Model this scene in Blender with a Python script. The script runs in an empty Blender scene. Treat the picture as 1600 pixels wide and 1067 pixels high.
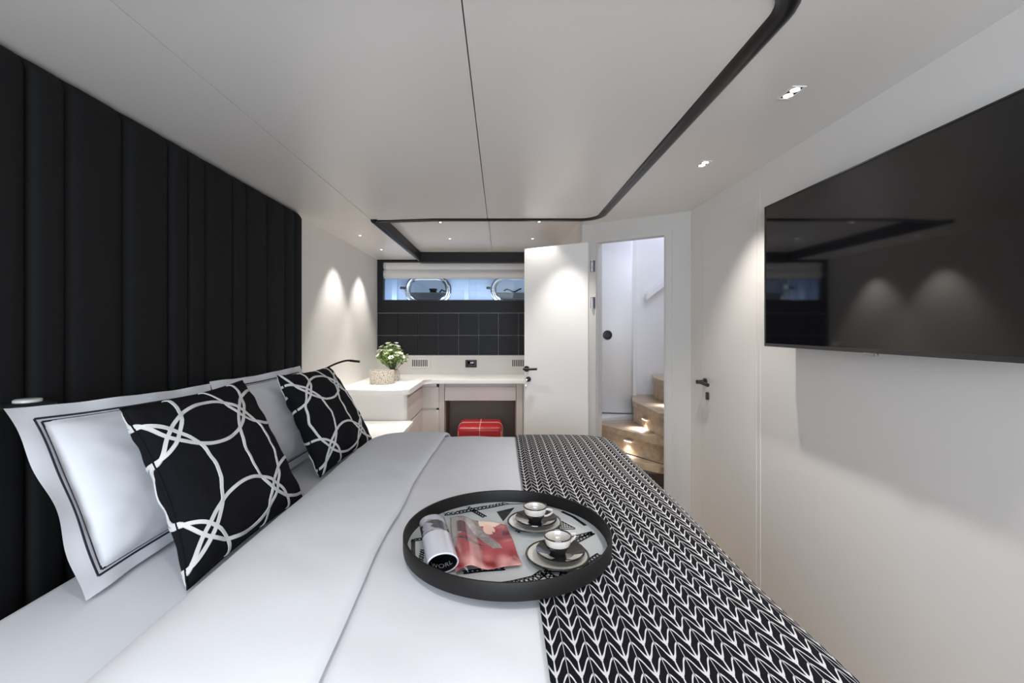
import bpy, bmesh, math, random
from mathutils import Vector, Matrix, noise
R = math.radians
PI = math.pi
C = bpy.context.scene.collection
SC = bpy.context.scene
CZ = 1.44                                   # camera height; h below means height relative to the camera
random.seed(7)

# ---------------------------------------------------------------- camera, world, exposure
cam = bpy.data.cameras.new('camera')
cam.sensor_width = 36; cam.lens = 36 * 710 / 1600
cam.shift_x = 18 / 1600; cam.shift_y = -20.5 / 1600
cam.clip_start = 0.02
co = bpy.data.objects.new('camera', cam); C.objects.link(co)
co.location = (0, 0, CZ); co.rotation_euler = (PI / 2, 0, 0)
SC.camera = co
w = bpy.data.worlds.new('world'); SC.world = w; w.use_nodes = True
w.node_tree.nodes['Background'].inputs[0].default_value = (.50, .62, .85, 1)
w.node_tree.nodes['Background'].inputs[1].default_value = 0.55
SC.view_settings.view_transform = 'Standard'
SC.view_settings.look = 'None'
SC.view_settings.gamma = 1
SC.view_settings.exposure = 0.0
SC.cycles.max_bounces = 10; SC.cycles.diffuse_bounces = 7
SC.cycles.sample_clamp_indirect = 6

def area(name, loc, size, power, col, rot=(0, 0, 0), size_y=None):
    l = bpy.data.lights.new(name, 'AREA'); l.energy = power; l.color = col; l.size = size
    if size_y: l.shape = 'RECTANGLE'; l.size_y = size_y
    o = bpy.data.objects.new(name, l); C.objects.link(o)
    o.location = (loc[0], loc[1], CZ + loc[2]); o.rotation_euler = rot
    return o
# added daylight: unseen window behind the camera, enlarged to light the ceiling (opening in wall_back)
area('added_back_daylight', (-.08, -1.62, .08), 2.5, 116, (.91, .94, 1.0), (R(90), 0, 0), 1.2)
# open skylight over the stairwell
area('daylight_stair_hatch', (1.75, 3.85, 1.50), .7, 12, (.70, .78, 1.0), (0, 0, 0), 0.8)
# strip light in the porthole cavity
area('cavity_strip', (-.5, 5.60, .30), 1.9, 4.5, (.58, .73, 1.0), (PI, 0, 0), 0.06)

# ---------------------------------------------------------------- materials
def mat(name, col, rough=.5, metal=0, spec=.5, coat=0, emit=None, es=0, sheen=0, bump=None, trans=0):
    m = bpy.data.materials.new(name); m.use_nodes = True
    nt = m.node_tree; b = nt.nodes['Principled BSDF']
    b.inputs['Base Color'].default_value = (*col, 1); b.inputs['Roughness'].default_value = rough
    b.inputs['Metallic'].default_value = metal; b.inputs['Specular IOR Level'].default_value = spec
    b.inputs['Coat Weight'].default_value = coat; b.inputs['Coat Roughness'].default_value = .08
    b.inputs['Sheen Weight'].default_value = sheen
    b.inputs['Transmission Weight'].default_value = trans
    if emit: b.inputs['Emission Color'].default_value = (*emit, 1); b.inputs['Emission Strength'].default_value = es
    if bump:
        sc, st, dist = bump
        n = nt.nodes.new('ShaderNodeTexNoise'); n.inputs['Scale'].default_value = sc; n.inputs['Detail'].default_value = 4
        tc = nt.nodes.new('ShaderNodeTexCoord'); nt.links.new(tc.outputs['Object'], n.inputs['Vector'])
        bp = nt.nodes.new('ShaderNodeBump'); bp.inputs['Strength'].default_value = st; bp.inputs['Distance'].default_value = dist
        nt.links.new(n.outputs['Fac'], bp.inputs['Height']); nt.links.new(bp.outputs[0], b.inputs['Normal'])
    return m
M = {}
M['wall'] = mat('white_lacquer', (.77, .745, .715), .42, bump=(60, .02, .002))
M['ceil'] = mat('satin_ceiling', (.80, .775, .745), .33, bump=(4, .03, .01))
M['white'] = mat('white_paint', (.82, .80, .775), .4)
M['counter'] = mat('white_solid_surface', (.88, .87, .85), .3)
M['greige'] = mat('greige_lacquer', (.56, .54, .51), .4)
M['drawer'] = mat('warm_grey_lacquer', (.66, .625, .60), .4)
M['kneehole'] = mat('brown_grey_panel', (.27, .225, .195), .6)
M['dark'] = mat('dark_gap', (.02, .02, .02), .8)
M['blackfab'] = mat('black_velvet', (.0095, .0095, .0100), .85, spec=.2, bump=(900, .15, .001))
M['leather'] = mat('black_leather', (.009, .009, .010), .45, spec=.22, bump=(300, .15, .001))
M['trim'] = mat('black_trim', (.006, .006, .008), .32, spec=.35)
M['blackmetal'] = mat('black_metal', (.016, .016, .016), .38, bump=(200, .02, .0005))
M['traymat'] = mat('black_lacquer', (.010, .009, .0085), .5, spec=.25)
M['chrome'] = mat('chrome', (.82, .83, .85), .12, 1)
M['steel'] = mat('brushed_steel', (.42, .42, .43), .3, 1)
M['linen'] = mat('white_linen', (.72, .73, .765), .75, sheen=.05, bump=(700, .10, .001))
M['sateen'] = mat('white_sateen', (.70, .705, .74), .6, sheen=.05, bump=(5, .12, .02))
M['navy'] = mat('navy_embroidery', (.012, .014, .03), .7)
M['cushion'] = mat('black_cotton', (.007, .007, .009), .9, spec=.15, bump=(500, .3, .002))
M['cord'] = mat('white_cord', (.68, .67, .66), .8, bump=(900, .3, .001))
M['tv'] = mat('tv_glass', (.003, .003, .004), .05, spec=.65)
M['tvframe'] = mat('tv_frame', (.025, .025, .028), .3)
M['ceramic'] = mat('cream_ceramic', (.62, .585, .53), .18, coat=.6)
M['glaze'] = mat('black_glaze', (.018, .017, .017), .12, coat=.8)
M['traybase'] = mat('tray_floor', (.50, .53, .54), .14, coat=.7)
M['ink'] = mat('tray_ink', (.01, .01, .012), .25)
M['bulb'] = mat('lamp_lens', (1, 1, 1), .3, emit=(1, .97, .92), es=4)
M['lampglass'] = mat('lamp_glass', (.62, .62, .60), .25)
M['blind'] = mat('roman_blind_fabric', (.74, .73, .72), .8)
M['hull'] = mat('hull_white', (.70, .77, .86), .5)
M['redlea'] = mat('red_leather', (.36, .018, .022), .30, bump=(250, .15, .001))
M['stitch'] = mat('pale_stitch', (.72, .42, .38), .6)
M['petal'] = mat('white_petal', (.93, .93, .84), .6)
M['leaf'] = mat('green_leaf', (.15, .26, .05), .5)
M['leaf2'] = mat('pale_green_leaf', (.38, .48, .15), .5)
M['stemg'] = mat('green_stem', (.06, .12, .03), .5)
M['dock'] = mat('beige_dock', (.42, .36, .30), .8)
M['rope'] = mat('black_rope', (.02, .02, .02), .8)
M['bulk_shaded'] = mat('shaded_bulkhead_lacquer', (.58, .56, .53), .42)  # white lacquer with the bulkhead's shade put into its colour
M['concrete'] = mat('pale_floor', (.30, .22, .15), .5)
M['paper'] = mat('magazine_paper', (.70, .70, .74), .22, coat=.4)
M['brown'] = mat('dark_rib', (.05, .035, .03), .8)

def glass_mat():
    m = bpy.data.materials.new('clear_glass'); m.use_nodes = True; nt = m.node_tree; nt.nodes.clear()
    o = nt.nodes.new('ShaderNodeOutputMaterial'); mx = nt.nodes.new('ShaderNodeMixShader')
    t = nt.nodes.new('ShaderNodeBsdfTransparent'); t.inputs[0].default_value = (.93, .96, .98, 1)
    g = nt.nodes.new('ShaderNodeBsdfGlossy'); g.inputs['Roughness'].default_value = .02
    f = nt.nodes.new('ShaderNodeFresnel'); f.inputs[0].default_value = 1.4
    nt.links.new(f.outputs[0], mx.inputs[0]); nt.links.new(t.outputs[0], mx.inputs[1]); nt.links.new(g.outputs[0], mx.inputs[2])
    nt.links.new(mx.outputs[0], o.inputs[0]); return m
M['glass'] = glass_mat()

def wood_mat():
    m = mat('pale_oak', (.5, .35, .2), .42); nt = m.node_tree; b = nt.nodes['Principled BSDF']
    tc = nt.nodes.new('ShaderNodeTexCoord'); mp = nt.nodes.new('ShaderNodeMapping'); mp.inputs['Scale'].default_value = (1.5, 16, 16)
    n = nt.nodes.new('ShaderNodeTexNoise'); n.inputs['Scale'].default_value = 1.6; n.inputs['Detail'].default_value = 6
    r = nt.nodes.new('ShaderNodeValToRGB')
    r.color_ramp.elements[0].position = .3; r.color_ramp.elements[0].color = (.40, .30, .195, 1)
    r.color_ramp.elements[1].position = .7; r.color_ramp.elements[1].color = (.60, .47, .33, 1)
    nt.links.new(tc.outputs['Object'], mp.inputs[0]); nt.links.new(mp.outputs[0], n.inputs['Vector'])
    nt.links.new(n.outputs['Fac'], r.inputs[0]); nt.links.new(r.outputs[0], b.inputs['Base Color']); return m
M['wood'] = wood_mat()

def speckle_mat():
    m = mat('speckled_stone', (.5, .45, .38), .8); nt = m.node_tree; b = nt.nodes['Principled BSDF']
    tc = nt.nodes.new('ShaderNodeTexCoord'); v = nt.nodes.new('ShaderNodeTexVoronoi'); v.inputs['Scale'].default_value = 110
    n = nt.nodes.new('ShaderNodeTexNoise'); n.inputs['Scale'].default_value = 150
    r = nt.nodes.new('ShaderNodeValToRGB')
    r.color_ramp.elements[0].position = .40; r.color_ramp.elements[0].color = (.10, .085, .07, 1)
    r.color_ramp.elements[1].position = .60; r.color_ramp.elements[1].color = (.60, .55, .47, 1)
    nt.links.new(tc.outputs['Object'], v.inputs['Vector']); nt.links.new(tc.outputs['Object'], n.inputs['Vector'])
    mx = nt.nodes.new('ShaderNodeMath'); mx.operation = 'MULTIPLY_ADD'; mx.inputs[1].default_value = .5
    nt.links.new(v.outputs['Distance'], mx.inputs[0]); nt.links.new(n.outputs['Fac'], mx.inputs[2])
    sub = nt.nodes.new('ShaderNodeMath'); sub.operation = 'SUBTRACT'; sub.inputs[1].default_value = .16
    nt.links.new(mx.outputs[0], sub.inputs[0])
    nt.links.new(sub.outputs[0], r.inputs[0]); nt.links.new(r.outputs[0], b.inputs['Base Color']); return m
M['speckle'] = speckle_mat()

def nmath(nt, op, a, b=None, c=None):
    n = nt.nodes.new('ShaderNodeMath'); n.operation = op
    for i, x in enumerate((a, b, c)):
        if x is None: continue
        if isinstance(x, (int, float)): n.inputs[i].default_value = x
        else: nt.links.new(x, n.inputs[i])
    return n.outputs[0]

def throw_mat():
    """black knitted throw with white leaf-chevron columns, laid out in the cloth's own UVs (metres)"""
    P, Q, RISE = .0425, .0372, 1.15
    m = mat('leaf_chevron_knit', (.01, .01, .014), .9, spec=.12, bump=(900, .25, .001)); nt = m.node_tree; b = nt.nodes['Principled BSDF']
    uv = nt.nodes.new('ShaderNodeUVMap'); uv.uv_map = 'UVMap'
    s = nt.nodes.new('ShaderNodeSeparateXYZ'); nt.links.new(uv.outputs[0], s.inputs[0])
    u, v = s.outputs[0], s.outputs[1]
    f = nmath(nt, 'FRACT', nmath(nt, 'ADD', nmath(nt, 'DIVIDE', u, P), .25))
    a = nmath(nt, 'MULTIPLY', nmath(nt, 'ABSOLUTE', nmath(nt, 'SUBTRACT', f, .5)), 2)
    bend = nmath(nt, 'MULTIPLY', nmath(nt, 'SINE', nmath(nt, 'MULTIPLY', a, 2 * PI)), .07)
    ra = nmath(nt, 'MULTIPLY', nmath(nt, 'SUBTRACT', a, bend), RISE)
    ph = nmath(nt, 'FRACT', nmath(nt, 'SUBTRACT', nmath(nt, 'DIVIDE', v, Q), ra))
    wd = nmath(nt, 'SUBTRACT', .245, nmath(nt, 'MULTIPLY', a, .11))
    arm = nmath(nt, 'LESS_THAN', ph, wd)
    pos = nmath(nt, 'FRACT', nmath(nt, 'DIVIDE', v, Q))
    sw = nmath(nt, 'ADD', .055, nmath(nt, 'MULTIPLY', nmath(nt, 'POWER', nmath(nt, 'SUBTRACT', 1, pos), 2), .065))
    stem = nmath(nt, 'LESS_THAN', a, sw)
    thin = nmath(nt, 'GREATER_THAN', a, .975)
    edge = nmath(nt, 'MULTIPLY', nmath(nt, 'GREATER_THAN', a, .93), nmath(nt, 'LESS_THAN', a, .975))
    wht = nmath(nt, 'MAXIMUM', nmath(nt, 'MULTIPLY', arm, nmath(nt, 'SUBTRACT', 1, edge)), nmath(nt, 'MAXIMUM', stem, thin))
    mix = nt.nodes.new('ShaderNodeMix'); mix.data_type = 'RGBA'
    mix.inputs['A'].default_value = (.006, .006, .010, 1); mix.inputs['B'].default_value = (.60, .59, .59, 1)
    nt.links.new(wht, mix.inputs['Factor']); nt.links.new(mix.outputs['Result'], b.inputs['Base Color'])
    return m
M['throw'] = throw_mat()

def vcol_mat(name, rough=.2, coat=.5):
    m = mat(name, (1, 1, 1), rough, coat=coat); nt = m.node_tree
    a = nt.nodes.new('ShaderNodeVertexColor'); a.layer_name = 'print'
    nt.links.new(a.outputs[0], nt.nodes['Principled BSDF'].inputs['Base Color']); return m
M['print'] = vcol_mat('printed_page')

# ---------------------------------------------------------------- helpers
def tag(o, label=None, cat=None, group=None, kind=None):
    if label: o['label'] = label
    if cat: o['category'] = cat
    if group: o['group'] = group
    if kind: o['kind'] = kind
    return o
def wloc(o):
    v = Vector((0, 0, 0))
    while o: v += o.location; o = o.parent
    return v
def thing(name, loc, label, cat, group=None):          # loc = (x, y, h)
    o = bpy.data.objects.new(name, None); C.objects.link(o); o.empty_display_size = .05
    o.location = (loc[0], loc[1], CZ + loc[2]); return tag(o, label, cat, group)
def link(name, me, m, parent=None, smooth=True, angle=40):
    for k in (m if isinstance(m, (list, tuple)) else [m]): me.materials.append(k)
    o = bpy.data.objects.new(name, me); C.objects.link(o)
    if parent is not None: o.parent = parent; me.transform(Matrix.Translation(-wloc(parent)))
    else:
        vs = [v.co for v in me.vertices]
        mn = Vector([min(v[i] for v in vs) for i in range(3)]); mx = Vector([max(v[i] for v in vs) for i in range(3)])
        c = Vector(((mn.x + mx.x) / 2, (mn.y + mx.y) / 2, mn.z))
        me.transform(Matrix.Translation(-c)); o.location = c
    if smooth:
        for p in me.polygons: p.use_smooth = True
        try: me.set_sharp_from_angle(angle=R(angle))
        except Exception: pass
    return o
def part(name, bm, m, parent=None, smooth=True, angle=40, up=True):   # bm in (x,y,h)
    bmesh.ops.recalc_face_normals(bm, faces=bm.faces)
    if up: bmesh.ops.translate(bm, verts=bm.verts, vec=(0, 0, CZ))
    me = bpy.data.meshes.new(name); bm.to_mesh(me); bm.free()
    return link(name, me, m, parent, smooth, angle)
def struct(name, bm, m, parent=None, smooth=False):
    o = part(name, bm, m, parent, smooth)
    if parent is None: o['kind'] = 'structure'
    return o
def grid_obj(name, nu, nv, fn, m, parent=None, uv=None, col=None, thick=0, mats=None, offset=-1):
    """surface fn(i/nu, j/nv) -> (x,y,h)"""
    vs = []; fs = []
    for i in range(nu + 1):
        for j in range(nv + 1):
            p = fn(i / nu, j / nv); vs.append((p[0], p[1], p[2] + CZ))
    for i in range(nu):
        for j in range(nv):
            a = i * (nv + 1) + j; fs.append((a, a + nv + 1, a + nv + 2, a + 1))
    me = bpy.data.meshes.new(name); me.from_pydata(vs, [], fs)
    if uv:
        l = me.uv_layers.new(name='UVMap')
        for poly in me.polygons:
            for li in poly.loop_indices:
                vi = me.loops[li].vertex_index
                l.data[li].uv = uv(vi // (nv + 1) / nu, vi % (nv + 1) / nv)
    if col:
        ca = me.color_attributes.new('print', 'FLOAT_COLOR', 'POINT')
        for k in range(len(me.vertices)): ca.data[k].color = (*col(k // (nv + 1) / nu, k % (nv + 1) / nv), 1)
    o = link(name, me, m, parent)
    if thick:
        s = o.modifiers.new('solid', 'SOLIDIFY'); s.thickness = thick; s.offset = offset
    return o
def NB(): return bmesh.new()
def box(bm, a, b, bev=0, seg=2, rot=None):
    c = (Vector(a) + Vector(b)) / 2; s = [abs(b[i] - a[i]) for i in range(3)]
    r = bmesh.ops.create_cube(bm, size=1); vs = r['verts']
    bmesh.ops.scale(bm, verts=vs, vec=s)
    if bev:
        es = list({e for v in vs for e in v.link_edges})
        q = bmesh.ops.bevel(bm, geom=es, offset=min(bev, min(s) * .49), segments=seg, profile=.5, affect='EDGES')
        vs = list({v for f in q['faces'] for v in f.verts} | {v for v in vs if v.is_valid})
    if rot: bmesh.ops.rotate(bm, verts=vs, cent=(0, 0, 0), matrix=rot)
    bmesh.ops.translate(bm, verts=vs, vec=c); return bm
def cyl(bm, p0, p1, r0, r1=None, seg=24, caps=True):
    p0 = Vector(p0); p1 = Vector(p1); d = p1 - p0
    q = bmesh.ops.create_cone(bm, cap_ends=caps, segments=seg, radius1=r0, radius2=r0 if r1 is None else r1, depth=d.length)
    mtx = d.to_track_quat('Z', 'Y').to_matrix().to_4x4(); mtx.translation = (p0 + p1) / 2
    bmesh.ops.transform(bm, verts=q['verts'], matrix=mtx); return bm
def prism(bm, poly, h0, h1):
    vb = [bm.verts.new((x, y, h0)) for x, y in poly]; vt = [bm.verts.new((x, y, h1)) for x, y in poly]
    bm.faces.new(vb[::-1]); bm.faces.new(vt); n = len(poly)
    for i in range(n): bm.faces.new((vb[i], vb[(i + 1) % n], vt[(i + 1) % n], vt[i]))
    return bm
def tube(bm, pts, r, seg=10, closed=False, ry=None, up=Vector((0, 0, 1)), caps=True):
    pts = [Vector(p) for p in pts]; n = len(pts); rings = []
    for i, p in enumerate(pts):
        if closed: t = pts[(i + 1) % n] - pts[i - 1]
        else: t = pts[min(i + 1, n - 1)] - pts[max(i - 1, 0)]
        t.normalize(); s = t.cross(up)
        if s.length < 1e-4: s = t.cross(Vector((1, 0, 0)))
        s.normalize(); u2 = s.cross(t).normalized()
        rr = r[i] if isinstance(r, list) else r; r2 = ry if ry else rr
        rings.append([bm.verts.new(p + s * math.cos(2 * PI * k / seg) * rr + u2 * math.sin(2 * PI * k / seg) * r2) for k in range(seg)])
    for i in range(n if closed else n - 1):
        A = rings[i]; B = rings[(i + 1) % n]
        for k in range(seg): bm.faces.new((A[k], A[(k + 1) % seg], B[(k + 1) % seg], B[k]))
    if not closed and caps: bm.faces.new(rings[0][::-1]); bm.faces.new(rings[-1])
    return bm
def lathe(bm, prof, c, seg=48):
    """prof: list of (r, h) ; c = (x,y,h)"""
    rings = []
    for r, h in prof:
        if r < 1e-5: rings.append([bm.verts.new((c[0], c[1], c[2] + h))])
        else: rings.append([bm.verts.new((c[0] + r * math.cos(2 * PI * k / seg), c[1] + r * math.sin(2 * PI * k / seg), c[2] + h)) for k in range(seg)])
    for A, B in zip(rings, rings[1:]):
        for k in range(seg):
            k2 = (k + 1) % seg
            if len(A) == 1 and len(B) == 1: continue
            if len(A) == 1: bm.faces.new((A[0], B[k], B[k2]))
            elif len(B) == 1: bm.faces.new((A[k], B[0], A[k2]))
            else: bm.faces.new((A[k], B[k], B[k2], A[k2]))
    return bm
def holed(bm, outer, holes, to3, thick):
    """flat panel with holes; outline in 2D, to3 maps (a,b,t) to 3D"""
    es = []
    for loop in [outer] + holes:
        vs = [bm.verts.new((a, b, 0)) for a, b in loop]
        es += [bm.edges.new((vs[i], vs[(i + 1) % len(vs)])) for i in range(len(vs))]
    bmesh.ops.triangle_fill(bm, edges=es, use_beauty=True)
    q = bmesh.ops.extrude_face_region(bm, geom=list(bm.faces))
    for g in q['geom']:
        if isinstance(g, bmesh.types.BMVert): g.co.z = thick
    for v in bm.verts: v.co = Vector(to3(*v.co))
    return bm
def rrect(x0, y0, x1, y1, r, n=8):
    out = []
    for cx, cy, a0 in ((x1 - r, y1 - r, 0), (x0 + r, y1 - r, 90), (x0 + r, y0 + r, 180), (x1 - r, y0 + r, 270)):
        for k in range(n + 1):
            a = R(a0 + 90 * k / n); out.append((cx + r * math.cos(a), cy + r * math.sin(a)))
    return out
def copy_tree(o, parent=None):
    c = o.copy(); C.objects.link(c)
    if parent: c.parent = parent
    for ch in list(o.children): copy_tree(ch, c)
    return c

# ---------------------------------------------------------------- the room shell
XL, XR, FY, HC, FLO = -1.47, 1.329, 5.44, .82, -1.44
A_ = Vector((.652, 3.62)); B_ = Vector((1.329, 3.17)); D_ = (B_ - A_).normalized(); NRM = Vector((-D_.y, D_.x))   # NRM points away from the room
if NRM.y < 0: NRM = -NRM
struct('floor', box(NB(), (-1.6, -1.6, FLO - .05), (2.4, 5.9, FLO)), M['concrete'])
struct('wall_left', box(NB(), (XL - .08, -1.5, FLO), (XL, FY + .1, HC + .25)), M['wall'])
# right wall with the closet door opening left solid; door_2 lies on it
struct('wall_right', box(NB(), (XR, -1.5, FLO), (XR + .06, 3.19, HC + .1)), M['wall'])
# wall behind the camera, with an unseen window oversized to brighten the ceiling
struct('wall_back', holed(NB(), [(XL, FLO), (XR, FLO), (XR, HC + .1), (XL, HC + .1)], [rrect(-1.35, -.55, 1.20, .72, .03)],
       lambda a, b, t: (a, -1.40 - t, b), .08), M['wall'])
wb = struct('added_window_2', holed(NB(), rrect(-1.39, -.59, 1.24, .76, .03), [rrect(-1.33, -.53, 1.18, .70, .03)], lambda a, b, t: (a, -1.385 - t, b), .02), M['white'])
part('pane', box(NB(), (-1.35, -1.44, -.55), (1.20, -1.436, .72)), M['glass'], wb, False)
# far wall black cladding with the window opening
wx0, wx1, wz0, wz1 = -1.41, .50, .33, .80
struct('wall_far', holed(NB(), [(XL, FLO), (.655, FLO), (.655, HC + .12), (XL, HC + .12)], [[(wx0, wz0), (wx1, wz0), (wx1, wz1), (wx0, wz1)]],
       lambda a, b, t: (a, FY + t, b), .05), M['wall'])
t = struct('trim_1', holed(NB(), [(XL, .185), (.65, .185), (.65, HC + .06), (XL, HC + .06)], [[(wx0, wz0), (wx1, wz0), (wx1, wz1), (wx0, wz1)]],
       lambda a, b, t: (a, FY - .02 + t, b), .02), M['leather'])
# quilted tile cladding
bm = NB()
edges = [-1.47, -1.226, -.985, -.745, -.50, -.26, -.025, .215, .455, .65]
for r0, r1 in ((-.318, -.086), (-.082, .180)):
    for x0, x1 in zip(edges, edges[1:]): box(bm, (x0 + .002, FY - .022, r0), (x1 - .002, FY, r1), .0025)
struct('trim_2', bm, M['leather'])
# window pane + cavity + hull
fr = bpy.data.objects.new('window_1', None); C.objects.link(fr); fr.location = (-.455, FY, CZ + .33); fr['kind'] = 'structure'
b2 = holed(NB(), [(wx0, wz0), (wx1, wz0), (wx1, wz1), (wx0, wz1)], [[(wx0 + .012, wz0 + .012), (wx1 - .012, wz0 + .012), (wx1 - .012, wz1 - .012), (wx0 + .012, wz1 - .012)]], lambda a, b, t: (a, FY + .0 + t, b), .06)
part('window_frame', b2, M['blackmetal'], fr, False)
part('pane', box(NB(), (wx0 + .01, FY + .03, wz0 + .01), (wx1 - .01, FY + .034, wz1 - .01)), M['glass'], fr, False)
HY = 5.78
PORT = [(-.92, .49), (.17, .49)]
holes = [rrect(x - .235, z - .13, x + .235, z + .13, .125, 12) for x, z in PORT]
struct('wall_hull', holed(NB(), [(-1.55, .10), (.75, .10), (.75, 1.0), (-1.55, 1.0)], holes, lambda a, b, t: (a, HY + t, b), .05), M['hull'])
bm = NB()
box(bm, (-1.55, FY + .05, .22), (.75, HY, .26)); box(bm, (-1.55, FY + .05, .96), (.75, HY, 1.0))
box(bm, (-1.55, FY + .05, .26), (-1.50, HY, .96)); box(bm, (.70, FY + .05, .26), (.75, HY, .96))
box(bm, (-.46, HY - .05, .26), (-.40, HY, .96)); box(bm, (-.32, HY - .012, .26), (-.31, HY, .96)); box(bm, (-1.36, HY - .09, .26), (-1.30, HY, .96))
struct('wall_cavity', bm, M['hull'])
for i, (x, z) in enumerate(PORT):
    t = thing('porthole', (x, HY - .03, z - .2), ('polished oblong porthole at the left of the far window, above the bouquet', 'polished oblong porthole at the right of the far window, cut off by the open door')[i], 'porthole', 'portholes behind the far window')
    bm = NB()
    path = [(a, HY - .012, b) for a, b in rrect(x - .268, z - .162, x + .268, z + .162, .150, 14)]
    tube(bm, path, .036, 12, True, ry=.026, up=Vector((0, 1, 0)))
    part('ring', bm, M['chrome'], t)
    bm = NB()
    path = [(a, HY - .038, b) for a, b in rrect(x - .236, z - .130, x + .236, z + .130, .124, 14)]
    tube(bm, path, .012, 8, True, up=Vector((0, 1, 0))); part('inner_ring', bm, M['chrome'], t)
    part('pane', holed(NB(), rrect(x - .235, z - .13, x + .235, z + .13, .125, 12), [], lambda a, b, tt: (a, HY + .02 + tt, b), .004), M['glass'], t, False)
    for k, (a, b) in enumerate(rrect(x - .268, z - .162, x + .268, z + .162, .150, 2)):
        part('bolt', cyl(NB(), (a, HY - .045, b), (a, HY - .03, b), .008, seg=8), M['steel'], t)
    bm = NB(); box(bm, (x - .31, HY - .05, z + .01), (x - .27, HY - .005, z + .03), .003); cyl(bm, (x - .34, HY - .06, z + .02), (x - .30, HY - .03, z + .02), .016)
    part('dog_latch', bm, M['blackmetal'], t)
# the quay seen through the portholes
struct('wall_quay', box(NB(), (-3.2, 6.3, .05), (2.5, 7.6, .50), .02), M['dock'])
t = thing('mooring_bollard', (-.95, 6.42, .50), 'black mooring bollard on the quay, seen through the left porthole', 'bollard')
bm = NB(); lathe(bm, [(0, 0), (.05, 0), (.045, .03), (.06, .045), (.05, .06), (0, .065)], (-.95, 6.42, .50), 20); part('post', bm, M['rope'], t)
bm = NB(); tube(bm, [(-.86 + .1 * k / 6 * 2, 6.44 - .015 * k, .513 + .035 * math.sin(k * 1.3) ** 2) for k in range(9)], .012, 8)
tag(part('mooring_rope', bm, M['rope']), 'black rope lying from the bollard on the quay, left porthole', 'rope')
bm = NB(); tube(bm, [(.05 + .03 * k, 6.42 - .01 * k, .532 + .02 * math.sin(k)) for k in range(9)], .011, 8)
tag(part('mooring_rope', bm, M['rope']), 'black coil of rope on the quay, seen through the right porthole', 'rope')

# roman blind
t = thing('roman_blind', (-.455, FY - .01, .60), 'white fabric blind drawn halfway up in the far window', 'blind')
def bl(u, v):
    x = wx0 + .008 + u * (wx1 - wx0 - .016); s = v
    return (x, FY + .018 - .030 * abs(math.sin(s * PI * 2.0)) ** .7 * (.6 + .4 * s), .800 - .195 * s)
grid_obj('fabric', 40, 40, bl, M['blind'], t, thick=.003)
part('bottom_bar', box(NB(), (wx0 + .008, FY + .004, .597), (wx1 - .008, FY + .018, .609), .002), M['blind'], t)

# service upstand, vents and socket
struct('trim_3', box(NB(), (XL, FY - .03, -.55), (.65, FY, -.322)), M['greige'])
def vent(x0, x1, z0, z1, label):
    t = thing('air_vent', ((x0 + x1) / 2, FY - .03, z0), label, 'vent', 'vents over the desk')
    sl = []; n = 9; a = x0 + .035; b = x1 - .035; p = (b - a) / n
    for k in range(n): sl.append([(a + p * k + p * .22, z0 + .022), (a + p * k + p * .78, z0 + .022), (a + p * k + p * .78, z1 - .022), (a + p * k + p * .22, z1 - .022)])
    gr = part('grille', holed(NB(), rrect(x0, z0, x1, z1, .006, 3), sl, lambda q, r, s: (q, FY - .036 + s, r), .006), M['greige'], t, False)
    part('duct', box(NB(), (a, FY - .0312, z0 + .015), (b, FY - .0302, z1 - .015)), M['dark'], gr, False)
vent(-1.09, -.83, -.475, -.352, 'slotted air vent in the upstand right of the bouquet')
vent(.10, .36, -.475, -.352, 'slotted air vent in the upstand, half hidden by the open door')
t = thing('wall_socket', (-.35, FY - .03, -.465), 'black double socket set in the grey upstand over the desk', 'socket')
fpl = part('faceplate', box(NB(), (-.417, FY - .038, -.465), (-.283, FY - .030, -.375), .003), M['blackmetal'], t)
part('insert', box(NB(), (-.392, FY - .044, -.450), (-.308, FY - .038, -.390), .002), M['tv'], fpl)

# ceiling: surrounding panels, the big central panel in two leaves, the raised recess
struct('ceiling', box(NB(), (XL, -1.4, HC), (-.977, 3.417, HC + .04)), M['ceil'])
struct('ceiling', box(NB(), (XL, 3.421, HC), (-.94, FY, HC + .04)), M['ceil'])
struct('ceiling', box(NB(), (-.977, -1.4, HC), (XR, 1.03, HC + .04)), M['ceil'])
struct('ceiling', prism(NB(), [(.75, 1.034), (XR, 1.034), (XR, 2.908), (.75, 2.908)], HC, HC + .04), M['ceil'])
struct('ceiling', prism(NB(), [(.75, 2.912), (XR, 2.912), (XR, 3.17), (.652, 3.62), (.652, 3.45), (.72, 3.40), (.75, 3.33)], HC, HC + .04), M['ceil'])
def arc(cx, cy, r, a0, a1, n=8): return [(cx + r * math.cos(R(a0 + (a1 - a0) * k / n)), cy + r * math.sin(R(a0 + (a1 - a0) * k / n))) for k in range(n + 1)]
struct('ceiling', prism(NB(), [(-.973, 1.05), (-.099, 1.05), (-.099, 3.42), (-.973, 3.42)], HC, HC + .03), M['ceil'])
struct('ceiling', prism(NB(), [(-.095, 1.05)] + arc(.585, 1.20, .15, 270, 360) + arc(.585, 3.27, .15, 0, 90) + [(-.095, 3.42)], HC, HC + .03), M['ceil'])
struct('ceiling', box(NB(), (-.98, 1.0, HC + .05), (.8, 3.42, HC + .09)), M['dark'])
RH = .89
struct('ceiling', box(NB(), (-.96, 3.40, RH), (-.099, FY, RH + .04)), M['ceil'])
struct('ceiling', box(NB(), (-.095, 3.40, RH), (.66, FY, RH + .04)), M['ceil'])
bm = NB(); prism(bm, [(-.96, 3.42), (-.93, 3.42), (-.93, FY), (-.96, FY)], HC - .01, RH)
struct('trim_4', bm, M['leather'])
struct('trim_5', box(NB(), (-.95, 5.30, HC - .045), (.65, FY - .02, RH), .004), M['leather'])
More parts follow.
